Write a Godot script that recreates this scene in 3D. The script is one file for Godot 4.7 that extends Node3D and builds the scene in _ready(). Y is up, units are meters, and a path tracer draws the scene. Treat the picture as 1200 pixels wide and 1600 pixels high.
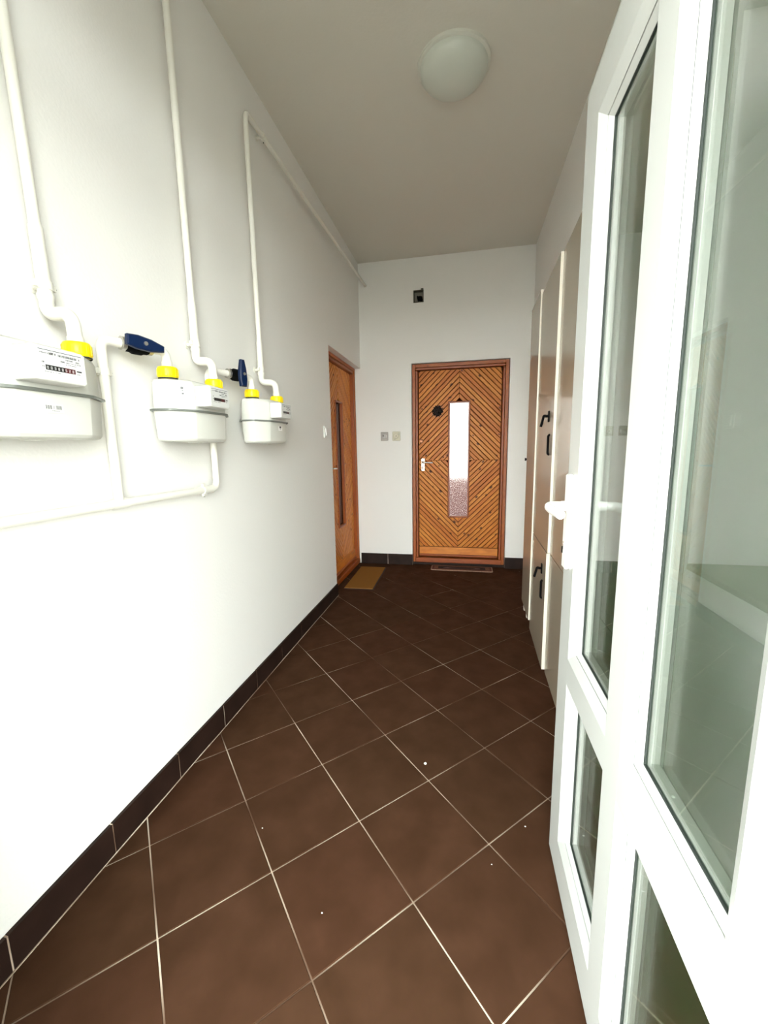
extends Node3D

# ------------------------------------------------------------------ sizes (metres)
const XL := -1.072      # left wall face
const XR := 0.60        # right wall face behind the cupboards
const ZB := -4.20       # back wall face
const ZF := -0.28       # inner face of the entrance wall
const HC := 3.045       # ceiling height
const TILE := 0.30
const GRID := Vector2(-0.33667, -1.14911)
const GRID_TURN := 0.010631

var rng := RandomNumberGenerator.new()
var taken := {}
var mats := {}

# ------------------------------------------------------------------ naming and committing
func numbered(called: String, parent: Node) -> String:
	var key := str(parent.get_instance_id()) + called
	var n: int = taken.get(key, 0)
	taken[key] = n + 1
	return called if n == 0 else "%s_%03d" % [called, n]

func obj(called: String, st: SurfaceTool, m: Material, parent: Node3D = self) -> MeshInstance3D:
	# geometry is in the parent's own axes
	var mesh := st.commit()
	if mesh.get_surface_count() == 0: return null
	return put_mesh(called, mesh, m, parent)

func put_mesh(called: String, mesh: Mesh, m: Material, parent: Node3D = self) -> MeshInstance3D:
	var o := MeshInstance3D.new()
	o.name = numbered(called, parent)
	o.mesh = mesh
	o.material_override = m
	o.cast_shadow = GeometryInstance3D.SHADOW_CASTING_SETTING_ON
	parent.add_child(o, true)
	return o

func tag(o: Node, label: String, category: String, group := "", kind := "") -> Node:
	if label: o.set_meta("label", label)
	if category: o.set_meta("category", category)
	if group: o.set_meta("group", group)
	if kind: o.set_meta("kind", kind)
	return o

func thing(called: String, label: String, category: String, at := Vector3.ZERO, turn := 0.0, group := "", kind := "") -> Node3D:
	var o := Node3D.new()
	o.name = numbered(called, self)
	add_child(o, true)
	o.position = at
	o.rotation.y = turn
	tag(o, label, category, group, kind)
	return o

# ------------------------------------------------------------------ shapes
func mb() -> SurfaceTool:
	var st := SurfaceTool.new()
	st.begin(Mesh.PRIMITIVE_TRIANGLES)
	return st

func tri(st: SurfaceTool, a: Vector3, b: Vector3, c: Vector3, na: Vector3, nb: Vector3, nc: Vector3, ua := Vector2.ZERO, ub := Vector2.ZERO, uc := Vector2.ZERO) -> void:
	# a, b, c run counter-clockwise seen from outside; Godot wants clockwise
	st.set_normal(na); st.set_uv(ua); st.add_vertex(a)
	st.set_normal(nc); st.set_uv(uc); st.add_vertex(c)
	st.set_normal(nb); st.set_uv(ub); st.add_vertex(b)

func quad(st: SurfaceTool, a: Vector3, b: Vector3, c: Vector3, d: Vector3, n := Vector3.ZERO, uv := [Vector2(0, 1), Vector2(1, 1), Vector2(1, 0), Vector2(0, 0)]) -> void:
	if n == Vector3.ZERO:
		n = (c - a).cross(d - b).normalized()
	tri(st, a, b, c, n, n, n, uv[0], uv[1], uv[2])
	tri(st, a, c, d, n, n, n, uv[0], uv[2], uv[3])

# a box with rounded edges
func bx(st: SurfaceTool, center: Vector3, size: Vector3, bevel := 0.0, xf := Transform3D.IDENTITY, uvs := 2.0) -> void:
	var h := size * 0.5
	bevel = minf(bevel, minf(h.x, minf(h.y, h.z)) * 0.95)
	var axes := [Vector3.RIGHT, Vector3.UP, Vector3.BACK]
	var nb := xf.basis
	# faces
	for k in 3:
		var u: Vector3 = axes[(k + 1) % 3]
		var v: Vector3 = axes[(k + 2) % 3]
		var w: Vector3 = axes[k]
		var hu: float = h[(k + 1) % 3] - bevel
		var hv: float = h[(k + 2) % 3] - bevel
		for s in [-1.0, 1.0]:
			var o: Vector3 = center + w * (h[k] * s)
			var p := [o - u * hu - v * hv, o + u * hu - v * hv, o + u * hu + v * hv, o - u * hu + v * hv]
			var t := [Vector2(-hu, -hv) * uvs, Vector2(hu, -hv) * uvs, Vector2(hu, hv) * uvs, Vector2(-hu, hv) * uvs]
			if k == 1:      # keep the grain along the longer side
				for q in 4: t[q] = Vector2(t[q].y, t[q].x)
			if s < 0:
				p.reverse(); t.reverse()
			quad(st, xf * p[0], xf * p[1], xf * p[2], xf * p[3], (nb * (w * s)).normalized(), t)
	if bevel <= 0.0: return
	# edges
	for k in 3:
		var u: Vector3 = axes[(k + 1) % 3]
		var v: Vector3 = axes[(k + 2) % 3]
		var w: Vector3 = axes[k]
		var hw: float = h[k] - bevel
		for su in [-1.0, 1.0]:
			for sv in [-1.0, 1.0]:
				var pu: Vector3 = center + u * (h[(k + 1) % 3] * su) + v * ((h[(k + 2) % 3] - bevel) * sv)
				var pv: Vector3 = center + u * ((h[(k + 1) % 3] - bevel) * su) + v * (h[(k + 2) % 3] * sv)
				var nu: Vector3 = (nb * (u * su)).normalized()
				var nv: Vector3 = (nb * (v * sv)).normalized()
				var a := xf * (pu - w * hw)
				var b := xf * (pv - w * hw)
				var c := xf * (pv + w * hw)
				var d := xf * (pu + w * hw)
				if su * sv > 0:
					tri(st, a, b, c, nu, nv, nv); tri(st, a, c, d, nu, nv, nu)
				else:
					tri(st, b, a, d, nv, nu, nu); tri(st, b, d, c, nv, nu, nv)
	# corners
	for sx in [-1.0, 1.0]:
		for sy in [-1.0, 1.0]:
			for sz in [-1.0, 1.0]:
				var s := Vector3(sx, sy, sz)
				var i := h - Vector3.ONE * bevel
				var a := xf * (center + Vector3(h.x, i.y, i.z) * s)
				var b := xf * (center + Vector3(i.x, h.y, i.z) * s)
				var c := xf * (center + Vector3(i.x, i.y, h.z) * s)
				var na := (nb * Vector3(sx, 0, 0)).normalized()
				var nbb := (nb * Vector3(0, sy, 0)).normalized()
				var nc := (nb * Vector3(0, 0, sz)).normalized()
				if sx * sy * sz > 0: tri(st, a, b, c, na, nbb, nc)
				else: tri(st, b, a, c, nbb, na, nc)

# a polygon (x, y) pushed out along z from z0 to z1, its front edges chamfered
func prism(st: SurfaceTool, poly: PackedVector2Array, z0: float, z1: float, bevel := 0.0, xf := Transform3D.IDENTITY, udir := Vector2.RIGHT, uvs := Vector2(2, 2), uvo := Vector2.ZERO) -> void:
	var clean := PackedVector2Array()
	for i in poly.size():
		if clean.is_empty() or clean[clean.size() - 1].distance_to(poly[i]) > 0.0006: clean.append(poly[i])
	while clean.size() > 3 and clean[0].distance_to(clean[clean.size() - 1]) <= 0.0006: clean.remove_at(clean.size() - 1)
	poly = clean
	if Geometry2D.is_polygon_clockwise(poly): poly.reverse()
	var n := poly.size()
	var vdir := Vector2(-udir.y, udir.x)
	var top := PackedVector2Array()
	if bevel > 0.0:
		for i in n:
			var e0 := (poly[i] - poly[(i + n - 1) % n]).normalized()
			var e1 := (poly[(i + 1) % n] - poly[i]).normalized()
			var n0 := Vector2(-e0.y, e0.x)
			var n1 := Vector2(-e1.y, e1.x)
			var m := (n0 + n1)
			m = m / maxf(0.3, m.length_squared()) * 2.0
			top.append(poly[i] + m * bevel)
	else:
		top = poly
	var zs := z1 - bevel
	var idx := Geometry2D.triangulate_polygon(top)
	if idx.is_empty():
		top = poly; bevel = 0.0; zs = z1
		idx = Geometry2D.triangulate_polygon(top)
		if idx.is_empty(): return
	var uv := func(p: Vector2) -> Vector2: return Vector2(p.dot(udir) * uvs.x, p.dot(vdir) * uvs.y) + uvo
	var up := (xf.basis * Vector3.BACK).normalized()
	for k in range(0, idx.size(), 3):
		var a := top[idx[k]]; var b := top[idx[k + 1]]; var c := top[idx[k + 2]]
		if (b - a).cross(c - a) < 0:
			var t := b; b = c; c = t
		tri(st, xf * Vector3(a.x, a.y, z1), xf * Vector3(b.x, b.y, z1), xf * Vector3(c.x, c.y, z1), up, up, up, uv.call(a), uv.call(b), uv.call(c))
	for k in range(0, idx.size(), 3):
		var a := poly[idx[k]]; var b := poly[idx[k + 1]]; var c := poly[idx[k + 2]]
		if (b - a).cross(c - a) < 0:
			var t := b; b = c; c = t
		tri(st, xf * Vector3(a.x, a.y, z0), xf * Vector3(c.x, c.y, z0), xf * Vector3(b.x, b.y, z0), -up, -up, -up, uv.call(a), uv.call(c), uv.call(b))
	for i in n:
		var j := (i + 1) % n
		var a := poly[i]; var b := poly[j]
		var nn := (xf.basis * Vector3((b - a).y, -(b - a).x, 0)).normalized()
		quad(st, xf * Vector3(a.x, a.y, z0), xf * Vector3(b.x, b.y, z0), xf * Vector3(b.x, b.y, zs), xf * Vector3(a.x, a.y, zs), nn, [uv.call(a), uv.call(b), uv.call(b), uv.call(a)])
		if bevel > 0.0:
			var nm := (nn + up).normalized()
			quad(st, xf * Vector3(a.x, a.y, zs), xf * Vector3(b.x, b.y, zs), xf * Vector3(top[j].x, top[j].y, z1), xf * Vector3(top[i].x, top[i].y, z1), nm, [uv.call(a), uv.call(b), uv.call(top[j]), uv.call(top[i])])

# a round bar along a path; radii may change along it
func tube(st: SurfaceTool, path: Array, radius, seg := 14, squash := Vector2.ONE) -> void:
	var n := path.size()
	var t0: Vector3 = (path[1] - path[0]).normalized()
	var up := Vector3.UP if absf(t0.y) < 0.9 else Vector3.RIGHT
	var side := t0.cross(up).normalized()
	var rings := []
	var norms := []
	for i in n:
		var t: Vector3
		if i == 0: t = t0
		elif i == n - 1: t = (path[n - 1] - path[n - 2]).normalized()
		else: t = ((path[i + 1] - path[i]).normalized() + (path[i] - path[i - 1]).normalized()).normalized()
		side = (side - t * side.dot(t)).normalized()
		var oth := t.cross(side)
		var r: float = radius[i] if radius is Array else radius
		var ring := []
		var nr := []
		for k in seg:
			var a := TAU * k / seg
			var d: Vector3 = side * cos(a) * squash.x + oth * sin(a) * squash.y
			ring.append(path[i] + d * r)
			nr.append((side * cos(a) / squash.x + oth * sin(a) / squash.y).normalized())
		rings.append(ring); norms.append(nr)
	for i in n - 1:
		for k in seg:
			var j := (k + 1) % seg
			tri(st, rings[i][k], rings[i][j], rings[i + 1][j], norms[i][k], norms[i][j], norms[i + 1][j])
			tri(st, rings[i][k], rings[i + 1][j], rings[i + 1][k], norms[i][k], norms[i + 1][j], norms[i + 1][k])
	for e in [0, n - 1]:
		var c: Vector3 = path[e]
		var d: Vector3 = (path[0] - path[1]).normalized() if e == 0 else (path[n - 1] - path[n - 2]).normalized()
		for k in seg:
			var j := (k + 1) % seg
			if e == 0: tri(st, c, rings[e][j], rings[e][k], d, d, d)
			else: tri(st, c, rings[e][k], rings[e][j], d, d, d)

# rounds the corners of a path
func fillet(points: Array, r: float, n := 8) -> Array:
	var out := [points[0]]
	for i in range(1, points.size() - 1):
		var p: Vector3 = points[i]
		var a: Vector3 = (points[i - 1] - p)
		var b: Vector3 = (points[i + 1] - p)
		var d := minf(r, minf(a.length(), b.length()) * 0.49)
		a = p + a.normalized() * d
		b = p + b.normalized() * d
		for k in n + 1:
			var t := float(k) / n
			out.append(a.lerp(p, t).lerp(p.lerp(b, t), t))
	out.append(points[points.size() - 1])
	return out

# a turned shape: profile of (radius, height), turned about the y axis of xf
func lathe(st: SurfaceTool, profile: Array, seg := 32, xf := Transform3D.IDENTITY) -> void:
	for i in profile.size() - 1:
		var p: Vector2 = profile[i]
		var q: Vector2 = profile[i + 1]
		var e := q - p
		if e.length() < 1e-7: continue
		var nf := Vector2(e.y, -e.x).normalized()
		var np := nf
		var nq := nf
		if i > 0:
			var e0: Vector2 = p - profile[i - 1]
			var n0 := Vector2(e0.y, -e0.x).normalized()
			if n0.dot(nf) > 0.7: np = (n0 + nf).normalized()
		if i < profile.size() - 2:
			var e1: Vector2 = profile[i + 2] - q
			var n1 := Vector2(e1.y, -e1.x).normalized()
			if n1.dot(nf) > 0.7: nq = (n1 + nf).normalized()
		for k in seg:
			var a := TAU * k / seg
			var b := TAU * (k + 1) / seg
			var ca := Vector3(cos(a), 0, -sin(a)); var cb := Vector3(cos(b), 0, -sin(b))
			var A := xf * (ca * p.x + Vector3.UP * p.y); var B := xf * (cb * p.x + Vector3.UP * p.y)
			var C := xf * (cb * q.x + Vector3.UP * q.y); var D := xf * (ca * q.x + Vector3.UP * q.y)
			var bs := xf.basis
			var nA := (bs * (ca * np.x + Vector3.UP * np.y)).normalized(); var nB := (bs * (cb * np.x + Vector3.UP * np.y)).normalized()
			var nC := (bs * (cb * nq.x + Vector3.UP * nq.y)).normalized(); var nD := (bs * (ca * nq.x + Vector3.UP * nq.y)).normalized()
			if p.x > 1e-6: tri(st, A, B, C, nA, nB, nC)
			if q.x > 1e-6: tri(st, A, C, D, nA, nC, nD)

# stacked copies of one outline (x, z) at growing heights: rings of [height, inset]
func loft(st: SurfaceTool, poly: PackedVector2Array, rings: Array) -> void:
	if not Geometry2D.is_polygon_clockwise(poly):
		poly = poly.duplicate(); poly.reverse()     # seen from above (x right, z down) this runs counter-clockwise
	var n := poly.size()
	var out2 := []
	for i in n:
		var e0 := (poly[i] - poly[(i + n - 1) % n]).normalized()
		var e1 := (poly[(i + 1) % n] - poly[i]).normalized()
		var m := Vector2(-e0.y, e0.x) + Vector2(-e1.y, e1.x)
		out2.append(m / maxf(0.3, m.length_squared()) * 2.0)
	var cen := Vector2.ZERO
	for p in poly: cen += p / n
	if (out2[0] as Vector2).dot(poly[0] - cen) < 0:
		for i in n: out2[i] = -out2[i]
	var P := func(i: int, r: Array) -> Vector3:
		var q: Vector2 = poly[i] - out2[i] * r[1]
		return Vector3(q.x, r[0], q.y)
	for k in rings.size() - 1:
		var lo: Array = rings[k]; var hi: Array = rings[k + 1]
		var sl := Vector2(hi[0] - lo[0], hi[1] - lo[1]).normalized()   # (rise, inset)
		for i in n:
			var j := (i + 1) % n
			var ni: Vector2 = out2[i].normalized(); var nj: Vector2 = out2[j].normalized()
			var ui := Vector3(ni.x * sl.x, sl.y, ni.y * sl.x).normalized(); var uj := Vector3(nj.x * sl.x, sl.y, nj.y * sl.x).normalized()
			var a: Vector3 = P.call(i, lo); var b: Vector3 = P.call(j, lo); var c: Vector3 = P.call(j, hi); var d: Vector3 = P.call(i, hi)
			tri(st, a, b, c, ui, uj, uj); tri(st, a, c, d, ui, uj, ui)
	for e in [0, rings.size() - 1]:
		var r: Array = rings[e]
		var c := Vector3(cen.x, r[0], cen.y)
		var d := Vector3.DOWN if e == 0 else Vector3.UP
		for i in n:
			var j := (i + 1) % n
			if e == 0: tri(st, c, P.call(j, r), P.call(i, r), d, d, d)
			else: tri(st, c, P.call(i, r), P.call(j, r), d, d, d)

# a thick wall with rectangular holes; place maps (u, v, depth) to a point, depth 0 is the room's face
func wall(st: SurfaceTool, u0: float, u1: float, v0: float, v1: float, thick: float, holes: Array, place: Callable) -> void:
	var us := [u0, u1]; var vs := [v0, v1]
	for hh in holes:
		us.append_array([clampf(hh[0], u0, u1), clampf(hh[1], u0, u1)]); vs.append_array([clampf(hh[2], v0, v1), clampf(hh[3], v0, v1)])
	us.sort(); vs.sort()
	var full := func(i: int, j: int) -> bool:
		if i < 0 or j < 0 or i >= us.size() - 1 or j >= vs.size() - 1: return false
		if us[i + 1] - us[i] < 1e-6 or vs[j + 1] - vs[j] < 1e-6: return true
		var c := Vector2((us[i] + us[i + 1]) / 2, (vs[j] + vs[j + 1]) / 2)
		for hh in holes:
			if c.x > hh[0] and c.x < hh[1] and c.y > hh[2] and c.y < hh[3]: return false
		return true
	var inside: Vector3 = place.call((u0 + u1) / 2, (v0 + v1) / 2, thick / 2)
	var face := func(a: Vector3, b: Vector3, c: Vector3, d: Vector3, away: Vector3) -> void:
		if (c - a).cross(d - b).dot(away) < 0: quad(st, a, d, c, b)
		else: quad(st, a, b, c, d)
	var du: Vector3 = place.call(1.0, 0.0, 0.0) - place.call(0.0, 0.0, 0.0)
	var dv: Vector3 = place.call(0.0, 1.0, 0.0) - place.call(0.0, 0.0, 0.0)
	var dw: Vector3 = place.call(0.0, 0.0, 1.0) - place.call(0.0, 0.0, 0.0)
	for i in us.size() - 1:
		for j in vs.size() - 1:
			var a0: float = us[i]; var a1: float = us[i + 1]; var b0: float = vs[j]; var b1: float = vs[j + 1]
			if a1 - a0 < 1e-6 or b1 - b0 < 1e-6 or not full.call(i, j): continue
			var q := func(u: float, v: float, w: float) -> Vector3: return place.call(u, v, w)
			face.call(q.call(a0, b0, 0.0), q.call(a1, b0, 0.0), q.call(a1, b1, 0.0), q.call(a0, b1, 0.0), -dw)
			face.call(q.call(a0, b0, thick), q.call(a1, b0, thick), q.call(a1, b1, thick), q.call(a0, b1, thick), dw)
			if not full.call(i - 1, j): face.call(q.call(a0, b0, 0.0), q.call(a0, b1, 0.0), q.call(a0, b1, thick), q.call(a0, b0, thick), -du)
			if not full.call(i + 1, j): face.call(q.call(a1, b0, 0.0), q.call(a1, b1, 0.0), q.call(a1, b1, thick), q.call(a1, b0, thick), du)
			if not full.call(i, j - 1): face.call(q.call(a0, b0, 0.0), q.call(a1, b0, 0.0), q.call(a1, b0, thick), q.call(a0, b0, thick), -dv)
			if not full.call(i, j + 1): face.call(q.call(a0, b1, 0.0), q.call(a1, b1, 0.0), q.call(a1, b1, thick), q.call(a0, b1, thick), dv)

# ------------------------------------------------------------------ materials
func mat(c: Color, rough := 0.5, metal := 0.0, spec := 0.5) -> StandardMaterial3D:
	var m := StandardMaterial3D.new()
	m.albedo_color = c
	m.roughness = rough
	m.metallic = metal
	m.metallic_specular = spec
	return m

func rgb8(r: int, g: int, b: int) -> Color:
	return Color(r / 255.0, g / 255.0, b / 255.0)

func noise_tex(freq: float, octaves: int, lo: Color, hi: Color, size := 512, sd := 1, kind := FastNoiseLite.TYPE_SIMPLEX_SMOOTH, mid := 0.5, soft := 0.5) -> NoiseTexture2D:
	var f := FastNoiseLite.new()
	f.seed = sd
	f.noise_type = kind
	f.frequency = freq
	f.fractal_octaves = octaves
	var t := NoiseTexture2D.new()
	t.width = size; t.height = size
	t.seamless = true
	t.noise = f
	var g := Gradient.new()
	g.offsets = PackedFloat32Array([clampf(mid - soft, 0, 1), clampf(mid + soft, 0, 1)])
	g.colors = PackedColorArray([lo, hi])
	t.color_ramp = g
	return t

func world_tex(m: StandardMaterial3D, per_metre: float) -> StandardMaterial3D:
	m.uv1_triplanar = true
	m.uv1_world_triplanar = true
	m.uv1_scale = Vector3.ONE * per_metre
	return m

func relief(m: StandardMaterial3D, t: Texture2D, cm: float) -> StandardMaterial3D:
	m.heightmap_enabled = true
	m.heightmap_texture = t
	m.heightmap_scale = cm
	return m

func wood_image(sd: int, base: Color, dark: Color, knots: int) -> ImageTexture:
	var w := 256; var h := 64
	var im := Image.create(w, h, false, Image.FORMAT_RGB8)
	var f := FastNoiseLite.new(); f.seed = sd; f.frequency = 0.02; f.fractal_octaves = 3
	var r := RandomNumberGenerator.new(); r.seed = sd
	var ks := []
	for k in knots: ks.append([r.randf() * w, r.randf() * h, r.randf_range(2.0, 4.2)])
	for y in h:
		for x in w:
			var v := float(y) + f.get_noise_2d(x * 0.5, y * 1.5) * 7.0
			var kd := 0.0
			for k in ks:
				var dx: float = absf(x - k[0]); dx = minf(dx, w - dx)
				var dy: float = (y - k[1])
				var d: float = sqrt(dx * dx * 0.35 + dy * dy) / k[2]
				if d < 3.5:
					v += signf(dy + 0.01) * maxf(0.0, 3.5 - d) * 1.1
					if d < 1.0: kd = maxf(kd, 1.0 - d * 0.35)
					elif d < 1.5: kd = maxf(kd, 0.35)
			var g := 0.5 + 0.5 * sin(v * 0.75 + f.get_noise_2d(x * 0.1 + 400, y * 0.4) * 9.0)
			g = g * g * 0.30 + (0.5 + 0.5 * f.get_noise_2d(x * 1.2, y * 14.0)) * 0.34 + (0.5 + f.get_noise_2d(x * 0.2 + 90, y * 0.6)) * 0.22
			im.set_pixel(x, y, base.lerp(dark, clampf(g, 0, 1)).lerp(Color(0.16, 0.06, 0.02), kd * 0.85))
	im.generate_mipmaps()
	return ImageTexture.create_from_image(im)

func make_materials() -> void:
	var plaster_bump := noise_tex(0.05, 4, Color.BLACK, Color.WHITE, 512, 3)
	mats.plaster = relief(world_tex(mat(Color(0.95, 0.945, 0.928), 0.85, 0, 0.3), 2.5), plaster_bump, 0.035)
	mats.ceiling = relief(world_tex(mat(Color(0.88, 0.865, 0.825), 0.9, 0, 0.2), 2.0), plaster_bump, 0.03)
	var tile_color := noise_tex(0.012, 4, rgb8(65, 44, 31), rgb8(78, 54, 40), 512, 5)
	var tile_rough := noise_tex(0.02, 4, Color(0.62, 0.62, 0.62), Color(0.9, 0.9, 0.9), 512, 8)
	for k in 4:
		var m := world_tex(mat(Color(0.985 + 0.015 * (k % 2), 0.97 + 0.012 * (k / 2), 0.965 + 0.01 * k / 3.0), 0.9, 0, 0.06), 1.1)
		m.albedo_texture = tile_color
		m.roughness_texture = tile_rough
		relief(m, noise_tex(0.12, 3, Color.BLACK, Color.WHITE, 256, 9) if k == 0 else mats.tile0.heightmap_texture, 0.02)
		mats["tile%d" % k] = m
	mats.grout = world_tex(mat(Color.WHITE, 0.9, 0, 0.2), 0.33)
	mats.grout.albedo_texture = noise_tex(0.012, 2, rgb8(100, 74, 58), rgb8(236, 220, 200), 512, 27, FastNoiseLite.TYPE_SIMPLEX_SMOOTH, 0.5, 0.3)
	mats.skirting = world_tex(mat(Color.WHITE, 0.55, 0, 0.3), 1.3)
	mats.skirting.albedo_texture = noise_tex(0.02, 3, rgb8(32, 20, 15), rgb8(47, 31, 25), 256, 12)
	for k in 4:
		var m := mat(Color(1, 1, 1), 0.42, 0, 0.35)
		m.albedo_texture = wood_image(40 + k, [rgb8(226, 148, 64), rgb8(220, 138, 56), rgb8(216, 132, 54), rgb8(230, 154, 70)][k], [rgb8(172, 92, 28), rgb8(164, 86, 26), rgb8(158, 80, 24), rgb8(178, 100, 32)][k], 2 + k % 2)
		mats["pine%d" % k] = m
	for k in 2:
		var m := mat([Color(0.80, 0.67, 0.44), Color(0.74, 0.60, 0.38)][k], 0.40, 0, 0.5)
		m.albedo_texture = mats["pine%d" % k].albedo_texture
		mats["frame%d" % k] = m
	mats.rail = mat(Color(1, 0.95, 0.78), 0.36); mats.rail.albedo_texture = mats.pine3.albedo_texture
	mats.groove = mat(rgb8(44, 18, 6), 0.9, 0, 0.1)
	mats.enamel = mat(rgb8(238, 236, 226), 0.35)
	mats.meter = mat(rgb8(214, 214, 206), 0.45)
	mats.seam = mat(rgb8(120, 124, 118), 0.4, 0.3)
	mats.white_plastic = mat(rgb8(240, 240, 236), 0.35)
	mats.yellow = mat(rgb8(255, 222, 0), 0.4)
	mats.black = mat(rgb8(10, 10, 11), 0.75, 0, 0.2)
	mats.rubber = mat(rgb8(40, 46, 42), 0.7)
	mats.blue = mat(rgb8(4, 28, 64), 0.45, 0, 0.35)
	mats.steel = mat(rgb8(200, 196, 188), 0.3, 0.9)
	mats.chrome = mat(rgb8(225, 220, 210), 0.25, 0.7)
	mats.copper = mat(rgb8(236, 168, 132), 0.4, 0.3)
	mats.upvc = mat(rgb8(200, 202, 198), 0.28)
	mats.cabinet = mat(rgb8(168, 155, 136), 0.22, 0, 0.5)
	mats.cabinet_shaded = mat(rgb8(132, 126, 104), 0.3, 0, 0.5)  # darker olive copy of the cupboard colour, imitating shade behind the glass
	mats.cabinet_edge = mat(rgb8(244, 236, 220), 0.4)
	mats.sill = mat(rgb8(184, 184, 170), 0.4)
	mats.opal = mat(rgb8(214, 218, 208), 0.3)
	mats.lamp_base = mat(rgb8(222, 222, 212), 0.4)
	mats.switch_grey = mat(rgb8(176, 170, 164), 0.4)
	mats.switch_cream = mat(rgb8(206, 202, 178), 0.45)
	mats.concrete = world_tex(mat(Color.WHITE, 0.9, 0, 0.2), 0.7)
	mats.concrete.albedo_texture = noise_tex(0.03, 4, rgb8(118, 116, 110), rgb8(146, 144, 138), 256, 33)
	mats.terrace = world_tex(mat(Color.WHITE, 0.8, 0, 0.3), 0.7)
	mats.terrace.albedo_texture = noise_tex(0.06, 4, rgb8(98, 72, 70), rgb8(124, 94, 92), 256, 34)
	mats.dark_room = mat(rgb8(48, 34, 26), 0.8)
	mats.rough_plaster = relief(world_tex(mat(rgb8(150, 146, 134), 0.95, 0, 0.2), 14.0), plaster_bump, 0.2)
	mats.coir = relief(world_tex(mat(Color.WHITE, 1.0, 0, 0.1), 5.0), noise_tex(0.35, 3, Color.BLACK, Color.WHITE, 256, 61), 0.3)
	mats.coir.albedo_texture = noise_tex(0.3, 3, rgb8(112, 74, 34), rgb8(170, 122, 66), 256, 60)
	# clear double glazing
	var g := mat(Color(0.13, 0.29, 0.18, 0.14), 0.0, 0, 0.5)
	g.transparency = BaseMaterial3D.TRANSPARENCY_ALPHA
	mats.glass = g
	# pressed (obscured) glass of the wooden doors
	var p := mat(Color(0.66, 0.645, 0.64, 0.0), 0.06)
	p.refraction_enabled = true
	p.refraction_scale = 0.05
	p.transparency = BaseMaterial3D.TRANSPARENCY_ALPHA
	relief(world_tex(p, 3.0), noise_tex(0.09, 2, Color.BLACK, Color.WHITE, 512, 71), 0.15)
	mats.pressed = p
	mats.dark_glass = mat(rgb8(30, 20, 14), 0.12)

# ------------------------------------------------------------------ print (labels, digits, mat patterns)
const FONT := ["111101101101111", "010110010010111", "111001111100111", "111001111001111", "101101111001001", "111100111001111", "111100111101111", "111001010010010", "111101111101111", "111101111001111"]

func digit(im: Image, d: int, x: int, y: int, s: int, c: Color) -> void:
	for k in 15:
		if FONT[d][k] == "1": im.fill_rect(Rect2i(x + (k % 3) * s, y + (k / 3) * s, s, s), c)

func scribble(im: Image, x: int, y: int, w: int, h: int, c: Color, r: RandomNumberGenerator) -> void:
	# a run of small print: strokes the size of letters
	var at := x
	while at < x + w:
		var n := r.randi_range(1, 3)
		if r.randf() < 0.93:
			im.fill_rect(Rect2i(at, y, n, h), c)
			if r.randf() < 0.5: im.fill_rect(Rect2i(at, y + (h / 2 if r.randf() < 0.5 else 0), n + 2, maxi(1, h / 4)), c)
		at += n + r.randi_range(1, 2)

func label_image(kind: int) -> ImageTexture:
	var im := Image.create(256, 160, false, Image.FORMAT_RGB8)
	im.fill(Color(0.84, 0.84, 0.83))
	var r := RandomNumberGenerator.new(); r.seed = 100 + kind
	var ink := Color(0.05, 0.05, 0.06); var soft := Color(0.26, 0.27, 0.28)
	im.fill_rect(Rect2i(14, 10, 226, 4), Color(0.35, 0.36, 0.38))
	scribble(im, 20, 26, 40, 5, soft, r)
	scribble(im, 64, 22, 34, 12, ink, r)
	scribble(im, 112, 24, 100, 12, soft, r)
	im.fill_rect(Rect2i(222, 26, 5, 9), soft)
	scribble(im, 150, 42, 40, 7, soft, r); scribble(im, 206, 44, 20, 9, ink, r)
	scribble(im, 122, 54, 22, 8, ink, r); scribble(im, 148, 57, 84, 5, soft, r)
	scribble(im, 150, 68, 56, 4, soft, r)
	scribble(im, 26, 72, 10, 8, soft, r); scribble(im, 26, 96, 12, 5, soft, r)
	im.fill_rect(Rect2i(42, 88, 110, 26), Color(0.03, 0.03, 0.03))
	im.fill_rect(Rect2i(140, 88, 58, 26), Color(0.28, 0.05, 0.06))
	var number := [0, 0, 3, 8, 0, 5, 2, 8]
	for k in 8:
		digit(im, number[k], 48 + k * 19, 94, 3, Color(0.75, 0.75, 0.75) if kind == 0 else Color(0.22, 0.2, 0.2))
	im.fill_rect(Rect2i(206, 92, 28, 8), soft); scribble(im, 208, 110, 18, 6, soft, r)
	scribble(im, 34, 122, 46, 4, soft, r); scribble(im, 92, 122, 34, 4, soft, r)
	im.generate_mipmaps()
	return ImageTexture.create_from_image(im)

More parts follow.
